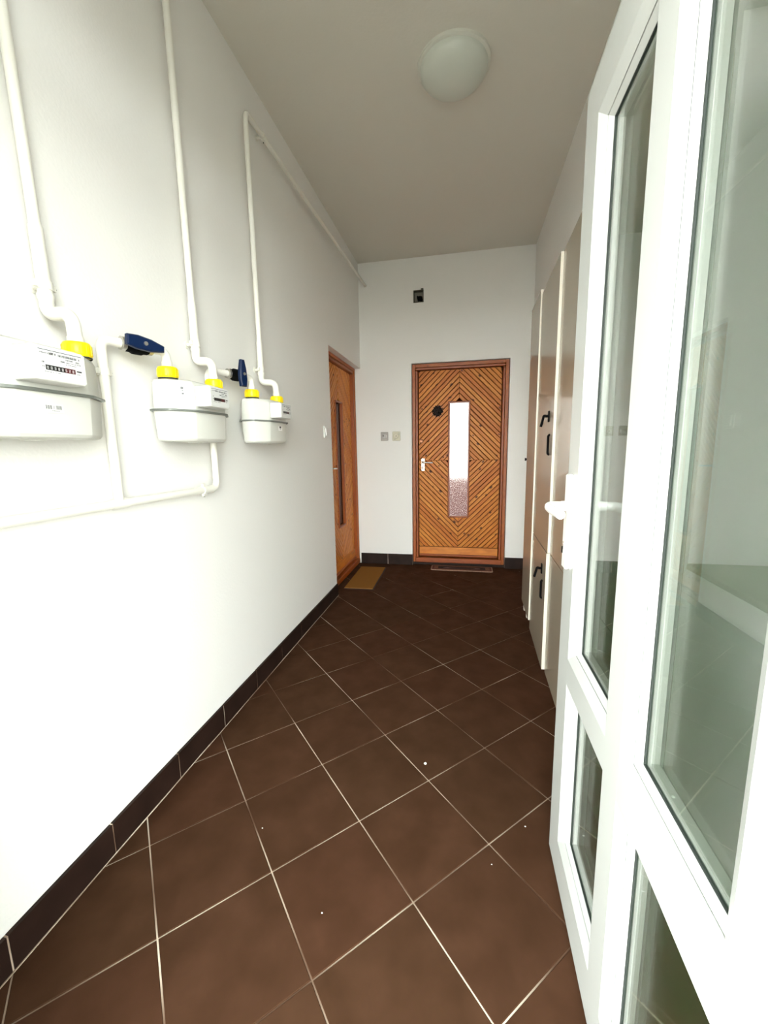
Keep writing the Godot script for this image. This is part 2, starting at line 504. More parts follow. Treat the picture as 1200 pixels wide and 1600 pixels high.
func code_image(kind: int) -> ImageTexture:
	var im := Image.create(96, 48, false, Image.FORMAT_RGB8)
	im.fill([Color(0.86, 0.86, 0.84), Color(0.84, 0.84, 0.81), Color(0.97, 0.97, 0.96)][kind])
	var r := RandomNumberGenerator.new(); r.seed = 300 + kind
	if kind == 0:
		for x in range(8, 38, 4): im.fill_rect(Rect2i(x, 8, 1 + x % 3, 20), Color(0.3, 0.3, 0.32))
		im.fill_rect(Rect2i(46, 10, 3, 16), Color(0.5, 0.5, 0.5))
		for x in range(58, 88, 3): im.fill_rect(Rect2i(x, 8, 1 + x % 2, 20), Color(0.25, 0.25, 0.27))
		scribble(im, 36, 34, 40, 4, Color(0.5, 0.5, 0.5), r)
	elif kind == 1:
		im.fill_rect(Rect2i(26, 4, 40, 12), Color(0.2, 0.2, 0.2)); im.fill_rect(Rect2i(40, 20, 22, 6), Color(0.25, 0.25, 0.25)); im.fill_rect(Rect2i(38, 34, 30, 9), Color(0.2, 0.2, 0.2))
	else:
		im.fill_rect(Rect2i(22, 8, 50, 18), Color(0.3, 0.28, 0.28)); im.fill_rect(Rect2i(30, 32, 36, 5), Color(0.6, 0.6, 0.6))
	im.generate_mipmaps()
	return ImageTexture.create_from_image(im)

func mat_image() -> ImageTexture:
	var w := 256; var h := 72
	var im := Image.create(w, h, false, Image.FORMAT_RGB8)
	var r := RandomNumberGenerator.new(); r.seed = 7
	var pale := rgb8(150, 118, 100); var red := rgb8(92, 46, 36); var dark := rgb8(34, 20, 18); var mauve := rgb8(112, 84, 84)
	im.fill(red)
	im.fill_rect(Rect2i(0, 0, w, h), pale); im.fill_rect(Rect2i(5, 5, w - 10, h - 10), red)
	im.fill_rect(Rect2i(13, 12, w - 26, h - 24), rgb8(116, 76, 56)); im.fill_rect(Rect2i(30, 18, w - 60, h - 36), dark)
	for y in h:
		for x in w:
			var e := Vector2((x - w / 2.0) / 78.0, (y - h / 2.0) / 12.0).length()
			if e < 1.0 and e > 0.72: im.set_pixel(x, y, mauve)
			im.set_pixel(x, y, im.get_pixel(x, y) * r.randf_range(0.8, 1.1))
	return ImageTexture.create_from_image(im)

func printed(t: Texture2D, rough := 0.4) -> StandardMaterial3D:
	var m := mat(Color.WHITE, rough)
	m.albedo_texture = t
	return m

# ------------------------------------------------------------------ the room
func build_room() -> void:
	# floor: bed of grout with every tile a piece of its own, laid at an angle
	var fl := thing("floor", "dark brown square tiles laid diagonally with pale grout lines", "floor", Vector3.ZERO, 0, "", "structure")
	var st := mb()
	bx(st, Vector3(-0.3, -0.1027, -2.0), Vector3(2.4, 0.2, 4.9))
	obj("grout_bed", st, mats.grout, fl)
	var room := PackedVector2Array([Vector2(XL - 0.11, ZB - 0.1), Vector2(XR - 0.002, ZB - 0.1), Vector2(XR - 0.002, 0.12), Vector2(XL - 0.11, 0.12)])
	var half := TILE * 0.5 - 0.0021
	var ca := cos(GRID_TURN); var sa := sin(GRID_TURN)
	var s := sqrt(0.5)
	for i in range(-14, 9):
		for j in range(-12, 14):
			var c := Vector2((i + 0.5 + j + 0.5) * s, (i + 0.5 - j - 0.5) * s) * TILE
			c = GRID + Vector2(c.x * ca - c.y * sa, c.x * sa + c.y * ca)
			if c.x < XL - 0.35 or c.x > XR + 0.25 or c.y < ZB - 0.4 or c.y > 0.35: continue
			var e1 := Vector2(s, s).rotated(GRID_TURN); var e2 := Vector2(s, -s).rotated(GRID_TURN)
			var sq := PackedVector2Array([c + (e1 + e2) * half, c + (e1 - e2) * half, c - (e1 + e2) * half, c + (e2 - e1) * half])
			for part in Geometry2D.intersect_polygons(sq, room):
				if part.size() < 3: continue
				var flat := PackedVector2Array()
				for q in part: flat.append(Vector2(q.x - c.x, -(q.y - c.y)))
				var area := 0.0
				for q in flat.size(): area += flat[q].cross(flat[(q + 1) % flat.size()])
				if absf(area) < 0.001: continue
				st = mb()
				prism(st, flat, -0.008, rng.randf_range(-0.0004, 0.0004), 0.0012, Transform3D(Basis(Vector3.RIGHT, Vector3.FORWARD, Vector3.UP), Vector3.ZERO))
				var o := obj("tile", st, mats["tile%d" % rng.randi_range(0, 3)], fl)
				if o: o.position = Vector3(c.x, 0, c.y)
	# walls
	st = mb()
	wall(st, ZB - 0.25, 0.15, -0.2, HC + 0.2, 0.12, [[-4.3, -3.20, -0.05, 2.053]], func(u, v, w): return Vector3(XL - w, v, u))
	wall(st, ZB - 0.25, 0.15, -0.2, HC + 0.2, 0.12, [], func(u, v, w): return Vector3(XL - 0.20 - w, v, u))
	tag(obj("wall_left", st, mats.plaster), "long white plastered wall on the left carrying the gas meters", "wall", "", "structure")
	st = mb()
	wall(st, XL - 0.35, XR + 0.5, -0.2, HC + 0.2, 0.22, [[-0.547, 0.403, -0.05, 2.073], [-0.523, -0.422, 2.637, 2.752]], func(u, v, w): return Vector3(u, v, ZB - w))
	tag(obj("wall_back", st, mats.plaster), "white plastered end wall around the wooden door with the bright glass strip", "wall", "", "structure")
	st = mb()
	wall(st, ZB - 0.05, -0.05, -0.2, HC + 0.2, 0.40, [[-1.217, -0.30, 0.899, 2.20]], func(u, v, w): return Vector3(XR + w, v, u))
	wall(st, -1.5, 0.0, 0.6, 2.5, 0.1, [], func(u, v, w): return Vector3(XR + 0.40 + w, v, u))
	tag(obj("wall_right", st, mats.plaster), "white plastered wall on the right with a deep niche behind the glass door", "wall", "", "structure")
	st = mb()
	wall(st, XL - 0.3, XR + 0.45, -0.2, HC + 0.2, 0.36, [[-0.62, 0.40, -0.01, 2.14], [-0.62, 0.40, 2.22, 2.56]], func(u, v, w): return Vector3(u, v, ZF + w))
	tag(obj("wall_front", st, mats.plaster), "white entrance wall around the open glazed door, behind the viewer", "wall", "", "structure")
	st = mb()
	bx(st, Vector3(-0.25, HC + 0.1, -2.05), Vector3(2.7, 0.2, 4.8))
	tag(obj("ceiling", st, mats.ceiling), "plain off-white ceiling with one round lamp", "ceiling", "", "structure")
	# glazed fanlight added over the entrance, out of view, to light the end wall
	var fan := thing("window_1", "glazed fanlight added over the entrance behind the viewer for more daylight", "window", Vector3(-0.11, 2.22, ZF + 0.15), 0, "", "structure")
	st = mb()
	for q in [-1.0, 1.0]:
		bx(st, Vector3(q * 0.485, 0.17, 0), Vector3(0.05, 0.34, 0.07), 0.003)
		bx(st, Vector3(0, 0.17 + q * 0.145, 0), Vector3(0.92, 0.05, 0.07), 0.003)
	obj("window_frame", st, mats.upvc, fan)
	st = mb()
	bx(st, Vector3(0, 0.17, 0), Vector3(0.92, 0.24, 0.004))
	var clear := mat(Color(0.9, 0.95, 0.92, 0.04), 0.0)
	clear.transparency = BaseMaterial3D.TRANSPARENCY_ALPHA
	obj("glass_pane", st, clear, fan)
	# niche sill
	st = mb()
	bx(st, Vector3(0.797, 0.908, -0.758), Vector3(0.406, 0.018, 0.912), 0.004)
	tag(obj("trim_1", st, mats.sill), "pale ledge of the wall niche seen through the glass door", "ledge", "", "structure")
	# skirtings: tile by tile
	var bl := thing("baseboard_left", "dark brown tile skirting along the left wall under the gas meters", "skirting", Vector3(XL, 0, -1.7), 0, "", "structure")
	st = mb()
	bx(st, Vector3(0.0048, 0.051, -0.05), Vector3(0.0096, 0.100, 2.90))
	obj("grout_strip", st, mats.grout, bl)
	st = mb()
	bx(st, Vector3(0.0125, 0.0010, -0.05), Vector3(0.0050, 0.0028, 2.90), 0.0008)
	obj("floor_joint", st, mats.grout, bl)
	var z := -0.30
	for k in 10:
		var z1 := maxf(z - 0.2985, -3.198)
		if k == 0: z1 = -0.606
		if z - z1 < 0.02: break
		st = mb()
		bx(st, Vector3(0.006, 0.0515 + rng.randf_range(-0.0008, 0.0008), (z + z1) / 2 + 1.7), Vector3(0.011 + rng.randf_range(0, 0.001), 0.103, z - z1 - 0.0042), 0.001)
		obj("skirting_tile", st, mats.skirting, bl)
		z = z1
	var bk := thing("baseboard_back", "dark brown tile skirting at the foot of the end wall", "skirting", Vector3(0, 0, ZB), 0, "", "structure")
	for seg in [[XL - 0.04, -0.545], [0.401, 0.597]]:
		st = mb()
		bx(st, Vector3((seg[0] + seg[1]) / 2, 0.057, 0.003), Vector3(seg[1] - seg[0], 0.112, 0.012))
		obj("grout_strip", st, mats.grout, bk)
		var x: float = seg[0]
		while x < seg[1] - 0.02:
			var x1: float = minf(x + 0.297, seg[1])
			st = mb()
			bx(st, Vector3((x + x1) / 2, 0.0575, 0.006), Vector3(x1 - x - 0.004, 0.115, 0.011), 0.001)
			obj("skirting_tile", st, mats.skirting, bk)
			x = x1
	# outside the entrance, and the terrace behind the far door
	st = mb()
	bx(st, Vector3(0, -0.12, 4.1), Vector3(14, 0.2, 8.0))
	tag(obj("ground", st, mats.concrete), "pale concrete yard outside the entrance, behind the viewer", "yard", "", "structure")
	st = mb()
	bx(st, Vector3(0, -0.14, -10.5), Vector3(14, 0.2, 12.0))
	bx(st, Vector3(-0.07, 0.38, -6.1), Vector3(8, 0.84, 0.16), 0.01)
	var far := mb()
	bx(far, Vector3(0, 2.4, -11.0), Vector3(14, 5.2, 0.3))  # added house front, cuts the sky brightness behind the far door's glass
	tag(obj("added_facade", far, mats.plaster), "white house front added beyond the terrace to dim the sky, blurred behind the far door's glass", "house front", "", "structure")
	tag(obj("terrace", st, mats.terrace), "dark reddish terrace and parapet blurred behind the glass strip of the far door", "terrace", "", "structure")

# ------------------------------------------------------------------ wooden doors
# local axes: x to the right, y up, z towards the corridor; the origin is at the foot of the middle of the frame
func wooden_door(called: String, label: String, at: Vector3, turn: float, pane: Material, sd: int) -> Node3D:
	rng.seed = sd
	var d := thing(called, label, "door", at, turn, "", "structure")
	var W := 0.94; var H := 2.036     # outer size of the frame; it stands 0.03 above the floor on its sill
	var xl := -0.41; var xr := 0.41   # leaf
	var y0 := 0.062; var y1 := 1.978
	var f := mb()
	for s in [-1.0, 1.0]:
		bx(f, Vector3(s * (W / 2 - 0.016), H / 2, -0.05), Vector3(0.032, H, 0.10), 0.004, Transform3D.IDENTITY, 1.4)
	bx(f, Vector3(0, H - 0.016, -0.05), Vector3(W - 0.064, 0.032, 0.10), 0.004, Transform3D.IDENTITY, 1.4)
	obj("frame", f, mats.frame0, d)
	f = mb()
	for s in [-1.0, 1.0]:
		bx(f, Vector3(s * (W / 2 - 0.0445), H / 2 - 0.03, -0.058), Vector3(0.025, H - 0.06, 0.10), 0.006, Transform3D.IDENTITY, 1.4)
	bx(f, Vector3(0, H - 0.0445, -0.058), Vector3(W - 0.064, 0.025, 0.10), 0.006, Transform3D.IDENTITY, 1.4)
	obj("frame_moulding", f, mats.frame1, d)
	f = mb()
	bx(f, Vector3(0, 0.026, -0.045), Vector3(W - 0.05, 0.052, 0.11), 0.006)
	obj("threshold", f, mats.frame1, d)
	f = mb()
	bx(f, Vector3(0, -at.y / 2 + 0.001, -0.095), Vector3(W + 0.01, at.y + 0.002, 0.17))
	obj("sill_stone", f, mats.skirting, d)
	# the leaf: a dark backing with boards on it
	var gx0 := -0.095; var gx1 := 0.095; var gy0 := 0.497; var gy1 := 1.655   # glass opening
	var zf := -0.040                     # front face of the boards
	var b := mb()
	for r in [[xl, gx0, y0, y1], [gx1, xr, y0, y1], [gx0, gx1, y0, gy0], [gx0, gx1, gy1, y1]]:
		bx(b, Vector3((r[0] + r[1]) / 2, (r[2] + r[3]) / 2, zf - 0.0285), Vector3(r[1] - r[0], r[3] - r[2], 0.035))
	var leaf := obj("leaf", b, mats.groove, d)
	var rail := 0.165
	var ymid := 1.080
	var pitch := 0.0515
	var hole := PackedVector2Array([Vector2(gx0 - 0.014, gy0 - 0.014), Vector2(gx1 + 0.014, gy0 - 0.014), Vector2(gx1 + 0.014, gy1 + 0.014), Vector2(gx0 - 0.014, gy1 + 0.014)])
	for up in [1.0, -1.0]:
		for side in [-1.0, 1.0]:
			var qx0: float = xl + 0.003 if side < 0 else 0.0008
			var qx1: float = -0.0008 if side < 0 else xr - 0.003
			var qy0: float = ymid + 0.0008 if up > 0 else rail + 0.003
			var qy1: float = y1 - 0.003 if up > 0 else ymid - 0.0008
			var rect := PackedVector2Array([Vector2(qx0, qy0), Vector2(qx1, qy0), Vector2(qx1, qy1), Vector2(qx0, qy1)])
			# boards run up to the middle in the upper half, down to it in the lower half
			var slope: float = -side * up
			for k in range(-24, 26):
				var c: float = (ymid if up > 0 else rail) + 0.012 + k * pitch + (0.4 if slope * side < 0 else 0.0)
				var g := 0.0042
				var band := PackedVector2Array([Vector2(-0.6, c - slope * 0.6 + g), Vector2(0.6, c + slope * 0.6 + g), Vector2(0.6, c + slope * 0.6 + pitch - g), Vector2(-0.6, c - slope * 0.6 + pitch - g)])
				for piece in Geometry2D.intersect_polygons(band, rect):
					for bit in Geometry2D.clip_polygons(piece, hole):
						var area := 0.0
						for q in bit.size(): area += bit[q].cross(bit[(q + 1) % bit.size()])
						if absf(area) < 0.0010 or bit.size() < 3: continue
						var st := mb()
						var dirv := Vector2(1, slope).normalized()
						prism(st, bit, zf - 0.011, zf + rng.randf_range(-0.0006, 0.0006), 0.0022 if absf(area) > 0.003 else 0.0, Transform3D.IDENTITY, dirv, Vector2(1.9, 7.0), Vector2(rng.randf(), rng.randf()))
						obj("board", st, mats["pine%d" % rng.randi_range(0, 3)], leaf)
	f = mb()
	bx(f, Vector3((xl + xr) / 2, (y0 + rail) / 2, zf - 0.004), Vector3(xr - xl - 0.006, rail - y0 - 0.004, 0.022), 0.003, Transform3D.IDENTITY, 1.2)
	obj("bottom_rail", f, mats.rail, leaf)
	f = mb()
	bx(f, Vector3(0, y0 + 0.012, zf + 0.012), Vector3(xr - xl - 0.01, 0.024, 0.026), 0.008, Transform3D.IDENTITY, 1.2)
	obj("weather_bar", f, mats.frame1, leaf)
	f = mb()
	for s in [-1.0, 1.0]:
		bx(f, Vector3(s * 0.430, H / 2, -0.100), Vector3(0.060, H, 0.020))
	for y in [0.030, H - 0.04]:
		bx(f, Vector3(0, y, -0.100), Vector3(0.80, 0.070, 0.020))
	obj("door_stop", f, mats.frame1, d)
	# glass strip with its moulding
	f = mb()
	for s in [-1.0, 1.0]:
		bx(f, Vector3(s * 0.0995, (gy0 + gy1) / 2, zf - 0.006), Vector3(0.017, gy1 - gy0 + 0.026, 0.030), 0.004, Transform3D.IDENTITY, 1.4)
	for y in [gy0 - 0.0045, gy1 + 0.0045]:
		bx(f, Vector3(0, y, zf - 0.006), Vector3(0.182, 0.017, 0.030), 0.004, Transform3D.IDENTITY, 1.4)
	obj("glass_moulding", f, mats.frame1, leaf)
	f = mb()
	bx(f, Vector3(0, (gy0 + gy1) / 2, zf - 0.026), Vector3(gx1 - gx0 - 0.003, gy1 - gy0 - 0.003, 0.006))
	obj("glass_pane", f, pane, leaf)
	# lock plate, lever, spy hole
	var h := mb()
	bx(h, Vector3(-0.366, 1.037, zf + 0.004), Vector3(0.036, 0.130, 0.008), 0.003)
	var plate := obj("lock_plate", h, mats.chrome, d)
	tag(plate, "pale metal lock plate", "")
	h = mb()
	tube(h, fillet([Vector3(-0.366, 1.062, zf + 0.004), Vector3(-0.366, 1.062, zf + 0.048), Vector3(-0.262, 1.058, zf + 0.048)], 0.014), 0.0075, 10)
	obj("lever", h, mats.chrome, plate)
	h = mb()
	lathe(h, [Vector2(0.0001, 0.011), Vector2(0.011, 0.011), Vector2(0.013, 0.0)], 16, Transform3D(Basis(Vector3.RIGHT, PI / 2), Vector3(-0.366, 1.062, zf + 0.008)))
	obj("lever_collar", h, mats.black, plate)
	h = mb()
	bx(h, Vector3(-0.366, 1.004, zf + 0.0085), Vector3(0.010, 0.026, 0.003), 0.001)
	obj("keyhole", h, mats.black, plate)
	h = mb()
	lathe(h, [Vector2(0.0001, 0.014), Vector2(0.012, 0.013), Vector2(0.017, 0.007), Vector2(0.018, 0.0)], 18, Transform3D(Basis(Vector3.RIGHT, PI / 2), Vector3(-0.381, 1.281, zf)))
	tag(obj("upper_lock", h, mats.copper, d), "small round copper lock", "")
	return d

func build_wooden_doors() -> void:
	wooden_door("door_1", "wooden door facing the viewer, pine chevron boards around a bright obscured glass strip", Vector3(-0.072, 0.03, ZB - 0.018), 0.0, mats.pressed, 11)
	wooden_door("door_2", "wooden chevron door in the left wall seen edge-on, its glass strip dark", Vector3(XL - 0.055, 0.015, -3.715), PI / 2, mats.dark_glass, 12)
	# the small dark wreath on the far door
	var w := thing("wreath", "small dark dried wreath hung on the end-wall door left of its glass strip", "wreath", Vector3(-0.287, 1.605, ZB - 0.057))
	rng.seed = 5
	var st := mb()
	for k in 90:
		var a := rng.randf() * TAU
		var r := sqrt(rng.randf()) * 0.044
		var c := Vector3(cos(a) * r, sin(a) * r, 0.008 + 0.014 * (1.0 - r / 0.05))
		var dir := Vector3(cos(a + rng.randf_range(-0.9, 0.9)), sin(a + rng.randf_range(-0.9, 0.9)), rng.randf_range(-0.1, 0.7)).normalized()
		tube(st, [c, c + dir * 0.010, c + dir * 0.020], [0.0045, 0.0055, 0.0006], 6)
	lathe(st, [Vector2(0.0001, 0.030), Vector2(0.020, 0.027), Vector2(0.038, 0.018), Vector2(0.044, 0.008), Vector2(0.042, 0.0)], 20, Transform3D(Basis(Vector3.RIGHT, PI / 2), Vector3.ZERO))
	obj("twigs", st, mat(rgb8(26, 16, 12), 0.9), w)
	st = mb()
	for k in 16:
		var a := TAU * k / 16 + rng.randf_range(-0.1, 0.1)
		var p := Vector3(cos(a), sin(a), 0) * 0.052 + Vector3(0, 0, 0.008)
		tube(st, [p, p + Vector3(cos(a), sin(a), 0.3) * 0.007, p + Vector3(cos(a), sin(a), 0.2) * 0.014], [0.002, 0.004, 0.0004], 6)
	obj("dry_leaf_tips", st, mat(rgb8(190, 150, 120), 0.8), w)

# ------------------------------------------------------------------ gas installation
func meter_outline() -> PackedVector2Array:
	var raw := PackedVector2Array([Vector2(0.070, -0.086), Vector2(0.070, 0.086), Vector2(0.026, 0.160), Vector2(-0.030, 0.170), Vector2(-0.068, 0.110), Vector2(-0.068, -0.110), Vector2(-0.030, -0.170), Vector2(0.026, -0.160)])
	var small: PackedVector2Array = Geometry2D.offset_polygon(raw, -0.008, Geometry2D.JOIN_MITER)[0]
	return Geometry2D.offset_polygon(small, 0.008, Geometry2D.JOIN_ROUND)[0]

func sheet(st: SurfaceTool, c: Vector3, w: float, h: float) -> void:
	# a thin printed sticker facing +x
	bx(st, c, Vector3(0.0012, h, w))
	quad(st, c + Vector3(0.0008, -h / 2, w / 2), c + Vector3(0.0008, -h / 2, -w / 2), c + Vector3(0.0008, h / 2, -w / 2), c + Vector3(0.0008, h / 2, w / 2), Vector3.RIGHT)

func gas_meter(z: float, label: String, k: int) -> void:
	var cx := -0.975
	var m := thing("gas_meter", label, "gas meter", Vector3(cx, 1.276, z), 0, "grey gas meters on the left wall")
	var o := meter_outline()
	var st := mb()
	loft(st, o, [[0.0, 0.020], [0.003, 0.011], [0.010, 0.006], [0.100, 0.001]])
	obj("lower_case", st, mats.meter, m)
	st = mb()
	loft(st, o, [[0.105, 0.002], [0.188, 0.004], [0.200, 0.010], [0.206, 0.022]])
	obj("upper_case", st, mats.meter, m)
	st = mb()
	loft(st, o, [[0.099, -0.007], [0.100, -0.009], [0.105, -0.009], [0.106, -0.007]])
	obj("seam_flange", st, mats.seam, m)
	st = mb()
	lathe(st, [Vector2(0.0001, -0.004), Vector2(0.022, -0.004), Vector2(0.026, 0.0), Vector2(0.026, 0.004)], 20, Transform3D(Basis.IDENTITY, Vector3(0, 0, 0.01)))
	obj("bottom_boss", st, mats.meter, m)
	for s in [-1.0, 1.0]:
		var nut := mb()
		var prof := [Vector2(0.020, 0.206), Vector2(0.0285, 0.206), Vector2(0.031, 0.210), Vector2(0.031, 0.236), Vector2(0.028, 0.241), Vector2(0.016, 0.242)]
		lathe(nut, prof, 24, Transform3D(Basis.IDENTITY, Vector3(0.005, 0, s * 0.127)))
		for q in 12:
			var a := TAU * q / 12
			bx(nut, Vector3(0.031, 0.223, 0), Vector3(0.003, 0.024, 0.007), 0.001, Transform3D(Basis(Vector3.UP, a), Vector3(0.005, 0, s * 0.127)))
		var nn := obj("union_nut", nut, mats.yellow, m)
		tag(nn, "yellow plastic union nut", "")
		nut = mb()
		lathe(nut, [Vector2(0.0295, 0.2025), Vector2(0.0305, 0.2035), Vector2(0.0305, 0.2065), Vector2(0.0285, 0.207)], 24, Transform3D(Basis.IDENTITY, Vector3(0.005, 0, s * 0.127)))
		obj("gasket", nut, mats.rubber, nn)
	# counter with its printed face
	st = mb()
	bx(st, Vector3(0.097, 0.151, 0.028), Vector3(0.054, 0.070, 0.118), 0.004)
	var box := obj("counter_box", st, mats.white_plastic, m)
	st = mb()
	sheet(st, Vector3(0.1245, 0.151, 0.026), 0.108, 0.062)
	obj("counter_face", st, printed(label_image(k)), box)
	st = mb()
	bx(st, Vector3(0.100, 0.146, -0.033), Vector3(0.010, 0.012, 0.005), 0.001)
	obj("counter_plug", st, mats.black if k == 0 else mats.white_plastic, box)
	if k == 0:
		st = mb(); sheet(st, Vector3(0.0675, 0.066, 0.008), 0.044, 0.020)
		obj("sticker", st, printed(code_image(0)), m)
	elif k == 1:
		st = mb()
		var xf := Transform3D(Basis(Vector3.UP, -deg_to_rad(58.5)), Vector3(0.048, 0.166, 0.120))
		bx(st, Vector3.ZERO, Vector3(0.0012, 0.030, 0.020), 0, xf)
		quad(st, xf * Vector3(0.0008, -0.015, 0.010), xf * Vector3(0.0008, -0.015, -0.010), xf * Vector3(0.0008, 0.015, -0.010), xf * Vector3(0.0008, 0.015, 0.010), Vector3.ZERO)
		obj("sticker", st, printed(code_image(1)), m)
	else:
		st = mb(); sheet(st, Vector3(0.0672, 0.074, -0.018), 0.040, 0.026)
		obj("sticker", st, printed(code_image(2)), m)

func clamp_ring(parent: Node3D, at: Vector3, axis: Vector3, r: float) -> void:
	var st := mb()
	tube(st, [at - axis * 0.010, at + axis * 0.010], r + 0.003, 18)
	var side := axis.cross(Vector3.RIGHT).normalized()
	for s in [-1.0, 1.0]:
		bx(st, at + side * s * (r + 0.006), Vector3(0.012, 0.016, 0.012) if absf(axis.y) > 0.5 else Vector3(0.012, 0.012, 0.016), 0.002)
	tube(st, [at, Vector3(XL + 0.003, at.y, at.z)], 0.006, 10)
	tube(st, [Vector3(XL + 0.005, at.y, at.z), Vector3(XL + 0.0012, at.y, at.z)], 0.014, 14)
	var c := obj("wall_clamp", st, mats.enamel, parent)
	st = mb()
	tube(st, [at + side * (r + 0.011), at + side * (r + 0.014)], 0.003, 8)
	obj("clamp_screw", st, mats.rubber, c)

func pipe(called: String, label: String, runs: Array, sleeves: Array, clamps: Array) -> Node3D:
	var p := thing(called, label, "gas pipe")
	for r in runs:
		var st := mb()
		tube(st, fillet(r[0], r[1], 10), r[2], 18)
		obj(r[3], st, mats.enamel, p)
	for s in sleeves:
		var st := mb()
		var d: Vector3 = (s[1] - s[0]).normalized()
		tube(st, [s[0], s[0] + d * 0.006, s[1] - d * 0.004, s[1]], [s[2] - 0.003, s[2], s[2], s[2] - 0.002], 18)
		obj("sleeve", st, mats.enamel, p)
	for c in clamps: clamp_ring(p, c[0], c[1], c[2])
	return p

func gas_valve(at: Vector3, dir: Vector3, lever: Vector3, label: String) -> void:
	var v := thing("gas_valve", label, "valve", at, 0, "blue-handled gas valves")
	var out := dir.cross(Vector3.UP).normalized()
	if out.x < 0: out = -out
	var st := mb()
	tube(st, [-dir * 0.034, -dir * 0.030, -dir * 0.020, -dir * 0.012, dir * 0.012, dir * 0.020, dir * 0.030, dir * 0.034], [0.020, 0.022, 0.022, 0.026, 0.026, 0.022, 0.022, 0.020], 16)
	obj("body", st, mats.black, v)
	st = mb()
	tube(st, [out * 0.015, out * 0.040], 0.013, 14)
	obj("stem", st, mats.black, v)
	st = mb()
	for s in [-1.0, 1.0]:
		st = mb()
		tube(st, [dir * s * 0.0345, dir * s * 0.046], 0.021, 8)
		obj("union_collar", st, mats.steel, v)
	# butterfly handle: wide in the middle, tapering to both ends
	st = mb()
	var across := out.cross(lever).normalized()
	var poly := PackedVector2Array([Vector2(-0.052, -0.015), Vector2(-0.02, -0.020), Vector2(0.02, -0.018), Vector2(0.060, -0.009), Vector2(0.060, 0.009), Vector2(0.02, 0.018), Vector2(-0.02, 0.020), Vector2(-0.052, 0.015)])
	prism(st, poly, 0.036, 0.052, 0.004, Transform3D(Basis(lever, across, out), Vector3.ZERO))
	var h := obj("handle", st, mats.blue, v)
	tag(h, "blue butterfly handle", "")
	st = mb()
	tube(st, [out * 0.050, out * 0.056], 0.006, 10)
	obj("handle_screw", st, mats.steel, h)

